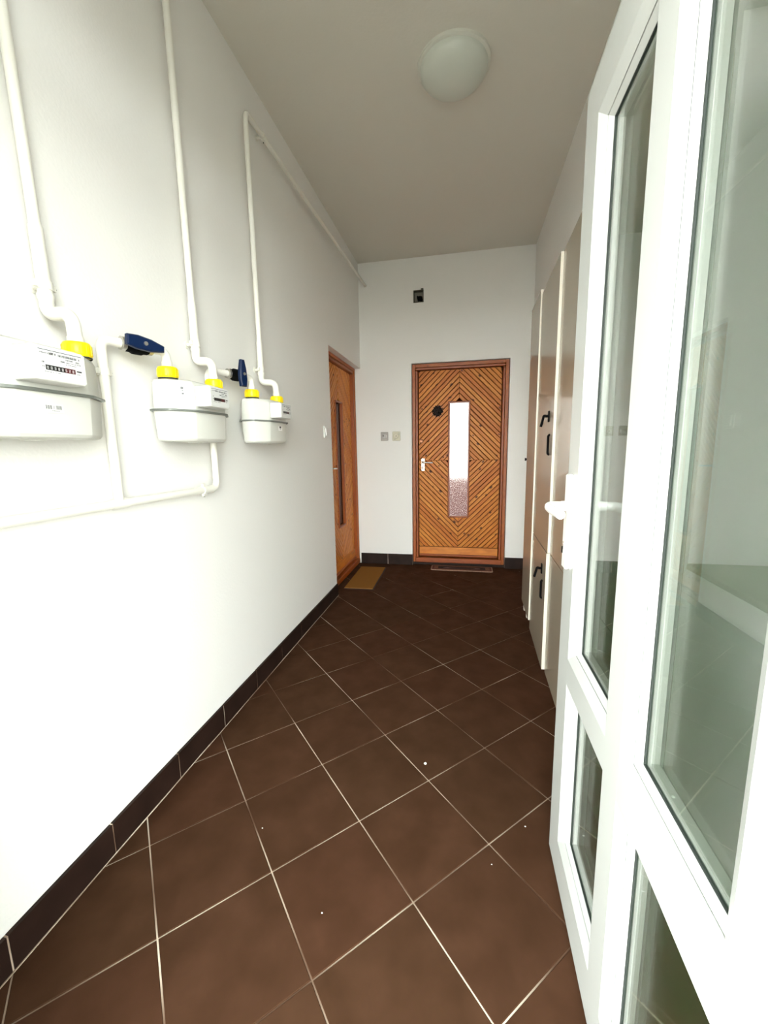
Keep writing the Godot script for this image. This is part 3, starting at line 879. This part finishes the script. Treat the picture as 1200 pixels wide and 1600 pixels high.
func build_gas() -> void:
	gas_meter(-0.780, "gas meter nearest the viewer, cut by the left edge, digits on its black counter", 0)
	gas_meter(-1.356, "middle gas meter between the two blue valves, white flank and grey front", 1)
	gas_meter(-1.900, "furthest and smallest gas meter, small white sticker under its counter", 2)
	var px := -1.035
	var nx := -0.970
	var yn := 1.512
	pipe("gas_riser", "white gas pipe at the far left dropping to the nearest gas meter", [
		[[Vector3(px, HC, -0.872), Vector3(px, 1.64, -0.8992)], 0.03, 0.0125, "tube"], [[Vector3(px, 1.632, -0.8993), Vector3(px, 1.588, -0.900), Vector3(nx, 1.588, -0.905), Vector3(nx, yn, -0.906)], 0.036, 0.0162, "elbow"]],
		[[Vector3(px, 1.795, -0.8965), Vector3(px, 1.615, -0.8995), 0.0158], [Vector3(nx, 1.536, -0.906), Vector3(nx, 1.518, -0.906), 0.0185], [Vector3(px, 1.640, -0.8993), Vector3(px, 1.622, -0.8993), 0.0185]],
		[[Vector3(px, 1.655, -0.899), Vector3.UP, 0.0158]])
	pipe("gas_riser", "white gas pipe running from the ceiling down to the middle gas meter", [
		[[Vector3(px, HC, -1.479), Vector3(px, 1.64, -1.479)], 0.03, 0.0125, "tube"], [[Vector3(px, 1.632, -1.479), Vector3(px, 1.588, -1.479), Vector3(nx, 1.588, -1.482), Vector3(nx, yn, -1.483)], 0.036, 0.0158, "elbow"]],
		[[Vector3(px, 1.805, -1.479), Vector3(px, 1.610, -1.479), 0.0155], [Vector3(nx, 1.536, -1.483), Vector3(nx, 1.518, -1.483), 0.0185], [Vector3(px, 1.640, -1.479), Vector3(px, 1.622, -1.479), 0.0185]],
		[[Vector3(px, 1.653, -1.479), Vector3.UP, 0.0155]])
	pipe("gas_riser", "white gas pipe from the furthest meter that turns along the wall below the ceiling", [
		[[Vector3(-1.0, 2.836, ZB), Vector3(px, 2.812, -2.000), Vector3(px, 1.64, -2.000)], 0.034, 0.0125, "tube"], [[Vector3(px, 1.632, -2.000), Vector3(px, 1.588, -2.000), Vector3(nx, 1.588, -2.024), Vector3(nx, yn, -2.027)], 0.036, 0.0158, "elbow"]],
		[[Vector3(px, 1.790, -2.0), Vector3(px, 1.610, -2.0), 0.0155], [Vector3(nx, 1.536, -2.027), Vector3(nx, 1.518, -2.027), 0.0185], [Vector3(px, 1.640, -2.000), Vector3(px, 1.622, -2.000), 0.0185]],
		[[Vector3(px, 1.650, -2.0), Vector3.UP, 0.0155], [Vector3(-1.032, 2.814, -2.17), Vector3(0, 0, -1), 0.0125]])
	var d1 := (Vector3(nx, 1.566, -1.229) - Vector3(px, 1.566, -1.045)).normalized()
	var d2 := (Vector3(nx, 1.570, -1.773) - Vector3(px, 1.570, -1.545)).normalized()
	var v1 := Vector3(px, 1.566, -1.045).lerp(Vector3(nx, 1.566, -1.229), 0.52)
	var v2 := Vector3(px, 1.570, -1.545).lerp(Vector3(nx, 1.570, -1.773), 0.62)
	pipe("gas_supply_pipe", "white gas supply pipe low on the left wall, branching up to two valves", [
		[[Vector3(px, 1.088, ZF), Vector3(px, 1.088, -1.545), Vector3(px, 1.570, -1.545), v2 - d2 * 0.047], 0.036, 0.0135, "tube"],
		[[v2 + d2 * 0.047, Vector3(nx, 1.570, -1.773), Vector3(nx, yn, -1.773)], 0.036, 0.0135, "elbow"],
		[[v1 + d1 * 0.047, Vector3(nx, 1.566, -1.229), Vector3(nx, yn, -1.229)], 0.034, 0.0135, "elbow"],
		[[Vector3(px, 1.088, -1.045), Vector3(px, 1.566, -1.045), v1 - d1 * 0.047], 0.034, 0.0135, "branch_tube"]],
		[[Vector3(px, 1.088, -1.015), Vector3(px, 1.088, -1.075), 0.017], [Vector3(px, 1.088, -1.48), Vector3(px, 1.088, -1.515), 0.0165], [Vector3(nx, 1.540, -1.229), Vector3(nx, 1.518, -1.229), 0.0165], [Vector3(nx, 1.540, -1.773), Vector3(nx, 1.518, -1.773), 0.0165]],
		[[Vector3(px, 1.475, -1.045), Vector3.UP, 0.0135], [Vector3(px, 1.088, -1.455), Vector3(0, 0, -1), 0.0135]])
	gas_valve(v1, d1, (d1 + Vector3(0, -0.10, 0)).normalized(), "gas valve left of the middle meter, blue handle lying along the pipe")
	gas_valve(v2, d2, Vector3(0, 1, 0), "gas valve between the middle and furthest meters, blue handle turned upright")

# ------------------------------------------------------------------ open glazed door
func ring4(st: SurfaceTool, r: Array, i0: float, x0: float, i1: float, x1: float) -> void:
	# a sloping frame between two rectangles (z0, z1, y0, y1), the first inset i0 at x0, the second inset i1 at x1; faces -x
	var a := [Vector3(x0, r[2] + i0, r[0] + i0), Vector3(x0, r[2] + i0, r[1] - i0), Vector3(x0, r[3] - i0, r[1] - i0), Vector3(x0, r[3] - i0, r[0] + i0)]
	var b := [Vector3(x1, r[2] + i1, r[0] + i1), Vector3(x1, r[2] + i1, r[1] - i1), Vector3(x1, r[3] - i1, r[1] - i1), Vector3(x1, r[3] - i1, r[0] + i1)]
	for k in 4:
		var j := (k + 1) % 4
		if x1 > x0: quad(st, a[k], a[j], b[j], b[k])
		else: quad(st, a[j], a[k], b[k], b[j])

func build_glazed_door() -> void:
	var X := 0.271
	var T := 0.070
	var d := thing("door_3", "open white plastic door on the right with four clear glass panes and a white lever", "door", Vector3(X, 0.0, -0.735), 0, "", "structure")
	var z0 := -1.170 + 0.735; var z1 := -0.300 + 0.735
	var cells := []
	for zz in [[-1.073, -0.777], [-0.704, -0.404]]:
		cells.append([zz[0] + 0.735, zz[1] + 0.735, 0.682, 1.950])
		cells.append([zz[0] + 0.735, zz[1] + 0.735, 0.124, 0.609])
	var f := mb()
	var zs := [z0, cells[0][0], cells[0][1], cells[2][0], cells[2][1], z1]
	var ys := [0.010, 0.124, 0.609, 0.682, 1.950, 2.050]
	for k in 3:     # stiles and mullion, full height
		var a: float = zs[k * 2]; var b: float = zs[k * 2 + 1]
		bx(f, Vector3(T / 2, (ys[0] + ys[5]) / 2, (a + b) / 2), Vector3(T, ys[5] - ys[0], b - a), 0.0006)
	for k in 2:     # rails between them
		for yy in [[ys[0], ys[1]], [ys[2], ys[3]], [ys[4], ys[5]]]:
			bx(f, Vector3(T / 2, (yy[0] + yy[1]) / 2, (zs[1 + 2 * k] + zs[2 + 2 * k]) / 2), Vector3(T - 0.0004, yy[1] - yy[0], zs[2 + 2 * k] - zs[1 + 2 * k] + 0.008))
	obj("sash_frame", f, mats.upvc, d)
	for c in cells:
		var m := mb()
		ring4(m, c, 0.0, 0.0003, 0.024, 0.012); ring4(m, c, 0.024, 0.012, 0.024, 0.0135)
		ring4(m, c, 0.0, T - 0.0003, 0.024, T - 0.012); ring4(m, c, 0.024, T - 0.012, 0.024, T - 0.0135)
		obj("sash_moulding", m, mats.upvc, d)
		m = mb()
		ring4(m, c, 0.0235, 0.0145, 0.026, 0.0135); ring4(m, c, 0.026, 0.0135, 0.036, 0.0225); ring4(m, c, 0.036, 0.0225, 0.036, 0.0245)
		ring4(m, c, 0.0235, T - 0.0145, 0.026, T - 0.0135); ring4(m, c, 0.026, T - 0.0135, 0.036, T - 0.0225); ring4(m, c, 0.036, T - 0.0225, 0.036, T - 0.0245)
		obj("glazing_bead", m, mats.upvc, d)
		m = mb()
		ring4(m, c, 0.036, 0.0228, 0.0378, 0.0234); ring4(m, c, 0.0378, 0.0234, 0.0378, 0.026)
		ring4(m, c, 0.036, T - 0.0228, 0.0378, T - 0.0234)
		obj("gasket", m, mats.rubber, d)
		m = mb()     # the spacer between the two sheets
		ring4(m, c, 0.048, 0.0285, 0.048, 0.0415)
		ring4(m, c, 0.048, 0.0415, 0.034, 0.0415)
		ring4(m, c, 0.034, 0.0285, 0.048, 0.0284)
		obj("spacer_bar", m, mat(rgb8(196, 202, 192), 0.4, 0.3), d)
		for gx in [0.026, 0.042]:
			m = mb()
			bx(m, Vector3(gx + 0.001, (c[2] + c[3]) / 2, (c[0] + c[1]) / 2), Vector3(0.002, c[3] - c[2] - 0.066, c[1] - c[0] - 0.066))
			obj("glass_pane", m, mats.glass, d)
	# lever handle with its long plate
	var hz := -1.127 + 0.735
	var st := mb()
	bx(st, Vector3(-0.006, 1.041, hz), Vector3(0.013, 0.252, 0.036), 0.004)
	var plate := obj("handle_plate", st, mats.white_plastic, d)
	st = mb()
	tube(st, [Vector3(-0.010, 1.083, hz), Vector3(-0.024, 1.083, hz)], 0.0135, 16)
	obj("handle_neck", st, mats.white_plastic, plate)
	st = mb()
	tube(st, fillet([Vector3(-0.012, 1.083, hz), Vector3(-0.058, 1.083, hz - 0.002), Vector3(-0.056, 1.080, hz + 0.055), Vector3(-0.050, 1.079, hz + 0.118)], 0.022, 8), 0.0105, 14, Vector2(1.0, 1.15))
	tag(obj("lever", st, mats.white_plastic, plate), "white lever handle", "")
	st = mb()
	bx(st, Vector3(-0.0135, 0.972, hz), Vector3(0.004, 0.030, 0.016), 0.0018)
	var cyl := obj("lock_cylinder", st, mats.chrome, plate)
	st = mb()
	bx(st, Vector3(-0.0160, 0.966, hz), Vector3(0.003, 0.018, 0.006), 0.001)
	obj("keyhole", st, mats.black, cyl)

# ------------------------------------------------------------------ cupboards
func cabinet_door(parent: Node3D, zfar: float, znear: float, y0: float, y1: float, ajar: float, m: Material = mats.cabinet) -> MeshInstance3D:
	# local x runs into the room's right wall; the door is hinged on its far side and stands ajar by «ajar» at the near side
	var th := 0.018
	var L := znear - zfar
	var ang := asin(ajar / L)
	var xf := Transform3D(Basis(Vector3.UP, -ang), Vector3(0, 0, zfar))
	var st := mb()
	bx(st, Vector3(th / 2, (y0 + y1) / 2, L / 2), Vector3(th, y1 - y0, L), 0.0012, xf)
	var o := obj("cabinet_door", st, m, parent)
	st = mb()
	bx(st, Vector3(th / 2, (y0 + y1) / 2, L + 0.0004), Vector3(th - 0.001, y1 - y0 - 0.002, 0.001), 0, xf)
	obj("edge_band", st, mats.cabinet_edge, o)
	return o

func cabinet_hardware(door: Node3D, x: float, zl: float, yl: float, zp: float, yp: float) -> void:
	var st := mb()
	bx(st, Vector3(x - 0.003, yl, zl), Vector3(0.006, 0.058, 0.022), 0.002)
	tube(st, [Vector3(x - 0.004, yl + 0.002, zl), Vector3(x - 0.020, yl + 0.002, zl)], 0.0075, 12)
	tube(st, fillet([Vector3(x - 0.018, yl + 0.004, zl), Vector3(x - 0.027, yl + 0.004, zl), Vector3(x - 0.038, yl - 0.052, zl - 0.012)], 0.008, 5), 0.0052, 10, Vector2(1, 1.3))
	tag(obj("lock_lever", st, mats.black, door), "black lock lever", "")
	st = mb()
	tube(st, fillet([Vector3(x, yp + 0.052, zp), Vector3(x - 0.008, yp + 0.046, zp), Vector3(x - 0.008, yp - 0.046, zp), Vector3(x, yp - 0.052, zp)], 0.008, 5), 0.0062, 10)
	tag(obj("pull_handle", st, mats.black, door), "black pull handle", "")

func carcass(parent: Node3D, L: float, y0: float, y1: float, m: Material = mats.cabinet) -> void:
	var st := mb()
	var D := XR - 0.437 - 0.022
	bx(st, Vector3(0.021 + D / 2, (y0 + y1) / 2, L / 2), Vector3(D, y1 - y0, L - 0.002), 0.001)
	obj("body", st, m, parent)

func build_cabinets() -> void:
	var x := 0.437
	# the far, narrow unit
	var c := thing("cabinet", "narrow full-height cream cupboard at the far end, nearest the end wall", "cabinet", Vector3(x, 0, -3.150), 0, "cream cupboards on the right")
	carcass(c, 0.40, 0.066, 2.17)
	var dd := cabinet_door(c, 0.002, 0.397, 0.070, 2.168, 0.008)
	var st := mb()
	tube(st, [Vector3(-0.004, 1.145, 0.030), Vector3(-0.016, 1.145, 0.030)], [0.008, 0.011], 12)
	obj("knob", st, mats.black, dd)
	for z in [0.05, 0.19, 0.36]:
		st = mb()
		bx(st, Vector3(0.028, 0.033, z), Vector3(0.036, 0.066, 0.030), 0.004)
		obj("foot", st, mats.cabinet_edge, c)
	# the wide unit with locks
	c = thing("cabinet", "cream cupboard with black lock levers and pulls on its upper and lower doors", "cabinet", Vector3(x, 0, -2.748), 0, "cream cupboards on the right")
	carcass(c, 0.556, 0.012, 2.142)
	dd = cabinet_door(c, 0.002, 0.553, 0.682, 2.140, 0.012)
	cabinet_hardware(dd, -0.0105, 0.435, 1.392, 0.475, 1.245)
	dd = cabinet_door(c, 0.002, 0.535, 0.016, 0.677, 0.013)
	cabinet_hardware(dd, -0.011, 0.425, 0.562, 0.455, 0.452)
	# units partly behind the glazed door
	c = thing("cabinet", "plain cream cupboard half hidden behind the glazed door's handle edge", "cabinet", Vector3(x, 0, -2.190), 0, "cream cupboards on the right")
	carcass(c, 0.566, 0.012, 2.142)
	cabinet_door(c, 0.003, 0.563, 0.682, 2.140, 0.012)
	cabinet_door(c, 0.003, 0.563, 0.016, 0.677, 0.010)
	c = thing("cabinet", "cupboard in a darker olive tone imitating shade, seen only through the glazed door's narrow far panes", "cabinet", Vector3(x, 0, -1.622), 0, "cream cupboards on the right")
	carcass(c, 0.390, 0.012, 2.142, mats.cabinet_shaded)
	cabinet_door(c, 0.003, 0.387, 0.682, 2.140, 0.0, mats.cabinet_shaded)
	cabinet_door(c, 0.003, 0.387, 0.016, 0.677, 0.0, mats.cabinet_shaded)

# ------------------------------------------------------------------ small things
func build_small() -> void:
	# ceiling lamp, switched off
	var l := thing("ceiling_lamp", "round opal glass ceiling lamp, switched off", "lamp", Vector3(-0.082, HC, -2.270))
	var st := mb()
	lathe(st, [Vector2(0.0001, -0.018), Vector2(0.166, -0.018), Vector2(0.172, -0.013), Vector2(0.172, 0.0)], 48)
	obj("lamp_base", st, mats.lamp_base, l)
	st = mb()
	var prof := []
	for k in 13:
		var a := PI / 2 * k / 12
		prof.append(Vector2(maxf(0.0001, 0.160 * sin(a)), -0.016 - 0.078 * cos(a)))
	lathe(st, prof, 48)
	obj("lamp_shade", st, mats.opal, l)
	# switches on the end wall
	var s := thing("light_switch", "grey rocker switch on the end wall, left one of the pair beside the door", "switch", Vector3(-0.831, 1.365, ZB))
	st = mb(); bx(st, Vector3(0, 0, 0.006), Vector3(0.078, 0.088, 0.012), 0.004)
	obj("plate", st, mats.switch_grey, s)
	st = mb(); bx(st, Vector3(0.002, 0.002, 0.015), Vector3(0.046, 0.056, 0.010), 0.004, Transform3D(Basis(Vector3.UP, 0.12), Vector3.ZERO))
	obj("rocker", st, mats.switch_grey, s)
	st = mb(); bx(st, Vector3(0.024, -0.002, 0.018), Vector3(0.008, 0.030, 0.006), 0.002)
	obj("indicator", st, mats.white_plastic, s)
	st = mb(); bx(st, Vector3(-0.010, 0.006, 0.0205), Vector3(0.014, 0.020, 0.003), 0.001)
	obj("symbol", st, mat(rgb8(110, 104, 100), 0.5), s)
	s = thing("push_button", "cream push-button plate on the end wall, right one of the pair beside the door", "switch", Vector3(-0.706, 1.365, ZB))
	st = mb(); bx(st, Vector3(0, 0, 0.006), Vector3(0.082, 0.092, 0.012), 0.004)
	obj("plate", st, mats.switch_cream, s)
	st = mb(); lathe(st, [Vector2(0.0001, 0.022), Vector2(0.020, 0.021), Vector2(0.023, 0.016), Vector2(0.023, 0.010)], 24, Transform3D(Basis(Vector3.RIGHT, PI / 2), Vector3.ZERO))
	var bt := obj("button", st, mat(rgb8(222, 216, 194), 0.4), s)
	st = mb(); lathe(st, [Vector2(0.0001, 0.024), Vector2(0.006, 0.0235), Vector2(0.007, 0.021)], 14, Transform3D(Basis(Vector3.RIGHT, PI / 2), Vector3.ZERO))
	obj("button_mark", st, mat(rgb8(150, 144, 124), 0.5), bt)
	st = mb(); bx(st, Vector3(0.028, 0.022, 0.013), Vector3(0.006, 0.030, 0.004), 0.001); 
	obj("side_slot", st, mat(rgb8(170, 166, 150), 0.5), s)
	st = mb(); bx(st, Vector3(-0.016, -0.032, 0.013), Vector3(0.014, 0.008, 0.004), 0.001)
	obj("name_slot", st, mat(rgb8(170, 166, 150), 0.5), s)
	# switch on the left wall beside the left door
	s = thing("light_switch", "white switch on the left wall just before the left wooden door", "switch", Vector3(XL, 1.375, -3.055))
	st = mb(); bx(st, Vector3(0.005, 0, 0), Vector3(0.010, 0.092, 0.092), 0.004)
	obj("plate", st, mats.white_plastic, s)
	st = mb(); bx(st, Vector3(0.013, 0, 0), Vector3(0.012, 0.062, 0.056), 0.005, Transform3D(Basis(Vector3.BACK, 0.10), Vector3.ZERO))
	obj("rocker", st, mats.white_plastic, s)
	# open junction box above the door
	var j := thing("junction_box", "open junction box with dark cables set high in the end wall", "junction box", Vector3(-0.4725, 2.6945, ZB))
	st = mb()
	bx(st, Vector3(0, 0, -0.048), Vector3(0.098, 0.112, 0.004))
	obj("back_plate", st, mats.rough_plaster, j)
	st = mb()
	for k in 2:
		var q := -1.0 if k == 0 else 1.0
		bx(st, Vector3(q * 0.046, 0, -0.022), Vector3(0.007, 0.112, 0.050), 0.001)
		bx(st, Vector3(0, q * 0.053, -0.022), Vector3(0.090, 0.007, 0.050), 0.001)
	obj("box_wall", st, mat(rgb8(92, 90, 76), 0.7), j)
	st = mb()
	bx(st, Vector3(0.036, 0.060, 0.003), Vector3(0.024, 0.018, 0.010), 0.003)
	obj("lug", st, mat(rgb8(92, 90, 76), 0.7), j)
	st = mb()
	rng.seed = 31
	for k in 9:
		var a := Vector3(rng.randf_range(-0.012, 0.040), rng.randf_range(-0.044, 0.004), -0.044)
		var b := a + Vector3(rng.randf_range(-0.02, 0.02), rng.randf_range(-0.02, 0.02), 0.03)
		var e := Vector3(rng.randf_range(-0.012, 0.042), rng.randf_range(-0.040, 0.006), -0.030)
		tube(st, fillet([a, b, e], 0.02, 6), 0.0075, 9)
	lathe(st, [Vector2(0.0001, 0.008), Vector2(0.022, 0.002), Vector2(0.026, -0.02), Vector2(0.026, -0.046)], 18, Transform3D(Basis(Vector3.RIGHT, PI / 2), Vector3(0.012, -0.020, 0.0)))
	obj("cable_bundle", st, mats.black, j)
	# doormats
	var poly := PackedVector2Array([Vector2(-0.13, -0.33), Vector2(0.13, -0.33), Vector2(0.13, 0.33), Vector2(-0.13, 0.33)])
	var flat := Basis(Vector3.RIGHT, Vector3.FORWARD, Vector3.UP)
	var m := thing("doormat", "brown coir doormat in front of the left wooden door", "doormat", Vector3(-0.934, 0.001, -3.690), 0.02)
	st = mb(); prism(st, poly, 0.0, 0.014, 0.003, Transform3D(flat, Vector3.ZERO))
	obj("coir_pile", st, mats.coir, m)
	st = mb()
	prism(st, PackedVector2Array([Vector2(-0.134, -0.334), Vector2(0.137, -0.334), Vector2(0.137, 0.334), Vector2(-0.134, 0.334)]), 0.0, 0.007, 0.001, Transform3D(flat, Vector3.ZERO))
	obj("rubber_backing", st, mat(rgb8(44, 22, 18), 0.9), m)
	m = thing("doormat", "dark patterned doormat with pale border lines before the end-wall door", "doormat", Vector3(-0.030, 0.001, -4.110))
	var rp := PackedVector2Array()
	for q in [[0.285, 0.055, 0.0], [-0.285, 0.055, PI / 2], [-0.285, -0.055, PI], [0.285, -0.055, PI * 1.5]]:
		for k in 6:
			var a: float = q[2] + PI / 2 * k / 5
			rp.append(Vector2(q[0] + cos(a) * 0.025, q[1] + sin(a) * 0.025))
	st = mb(); prism(st, rp, 0.0, 0.010, 0.002, Transform3D(flat, Vector3.ZERO), Vector2.RIGHT, Vector2(1.0 / 0.62, -1.0 / 0.16), Vector2(0.5, 0.5))
	obj("mat_body", st, relief(printed(mat_image(), 1.0), noise_tex(0.4, 2, Color.BLACK, Color.WHITE, 128, 62), 0.1), m)
	# flecks of plaster on the tiles
	rng.seed = 77
	for p in [[-0.142, -1.438, 0.0060, "largest white plaster fleck on the floor tiles, in mid corridor"], [0.208, -1.226, 0.0024, "tiny white fleck near the foot of the glazed door"], [-0.647, -1.064, 0.0022, "leftmost tiny white fleck on the floor tiles, about midway along the bare left wall"], [-0.366, -0.863, 0.0022, "tiny white fleck on the nearest large tile, lower middle of the floor"], [0.092, -1.079, 0.0020, "tiny white fleck on a tile left of the glazed door's lower panes"]]:
		st = mb()
		var r: float = p[2]
		var outline := PackedVector2Array()
		for k in 8:
			outline.append(Vector2(cos(TAU * k / 8), sin(TAU * k / 8) * 0.8) * r * rng.randf_range(0.75, 1.2))
		prism(st, outline, 0.0, r * 0.7, r * 0.2, Transform3D(flat, Vector3.ZERO))
		var o := obj("plaster_fleck", st, mats.white_plastic)
		o.position = Vector3(p[0], 0.0005, p[1])
		tag(o, p[3], "debris")

# ------------------------------------------------------------------
func _ready() -> void:
	rng.seed = 1
	# camera, solved from the tile grid and the upright lines
	var cam := Camera3D.new()
	cam.name = "camera"
	add_child(cam)
	cam.transform = Transform3D(Basis(Vector3(0.98045980, -0.01754196, -0.19593588), Vector3(-0.01327811, 0.98784341, -0.15488414), Vector3(0.19627094, 0.15445933, 0.96830782)).orthonormalized(), Vector3(0, 1.2404, 0))
	cam.fov = rad_to_deg(2.0 * atan(800.0 / 633.768))
	cam.near = 0.02
	cam.far = 100.0
	cam.current = true
	# daylight: an evenly bright overcast sky, seen through the open entrance and the far door's glass
	var env := Environment.new()
	var sky := Sky.new()
	var sm := ProceduralSkyMaterial.new()
	sm.sky_top_color = Color(0.58, 0.61, 0.60)
	sm.sky_horizon_color = Color(0.98, 0.995, 0.985)
	sm.ground_horizon_color = Color(0.95, 0.96, 0.93)
	sm.ground_bottom_color = Color(0.55, 0.55, 0.53)
	sm.sky_energy_multiplier = 1.0
	sky.sky_material = sm
	env.sky = sky
	env.background_mode = Environment.BG_SKY
	env.background_energy_multiplier = 8.0
	env.ambient_light_source = Environment.AMBIENT_SOURCE_SKY
	env.tonemap_mode = Environment.TONE_MAPPER_LINEAR
	env.tonemap_exposure = 4.5
	env.sdfgi_enabled = true
	env.ssao_enabled = true
	env.ssil_enabled = true
	var we := WorldEnvironment.new()
	we.name = "world_environment"
	we.environment = env
	add_child(we)

	make_materials()
	build_room()
	build_wooden_doors()
	build_glazed_door()
	build_cabinets()
	build_gas()
	build_small()
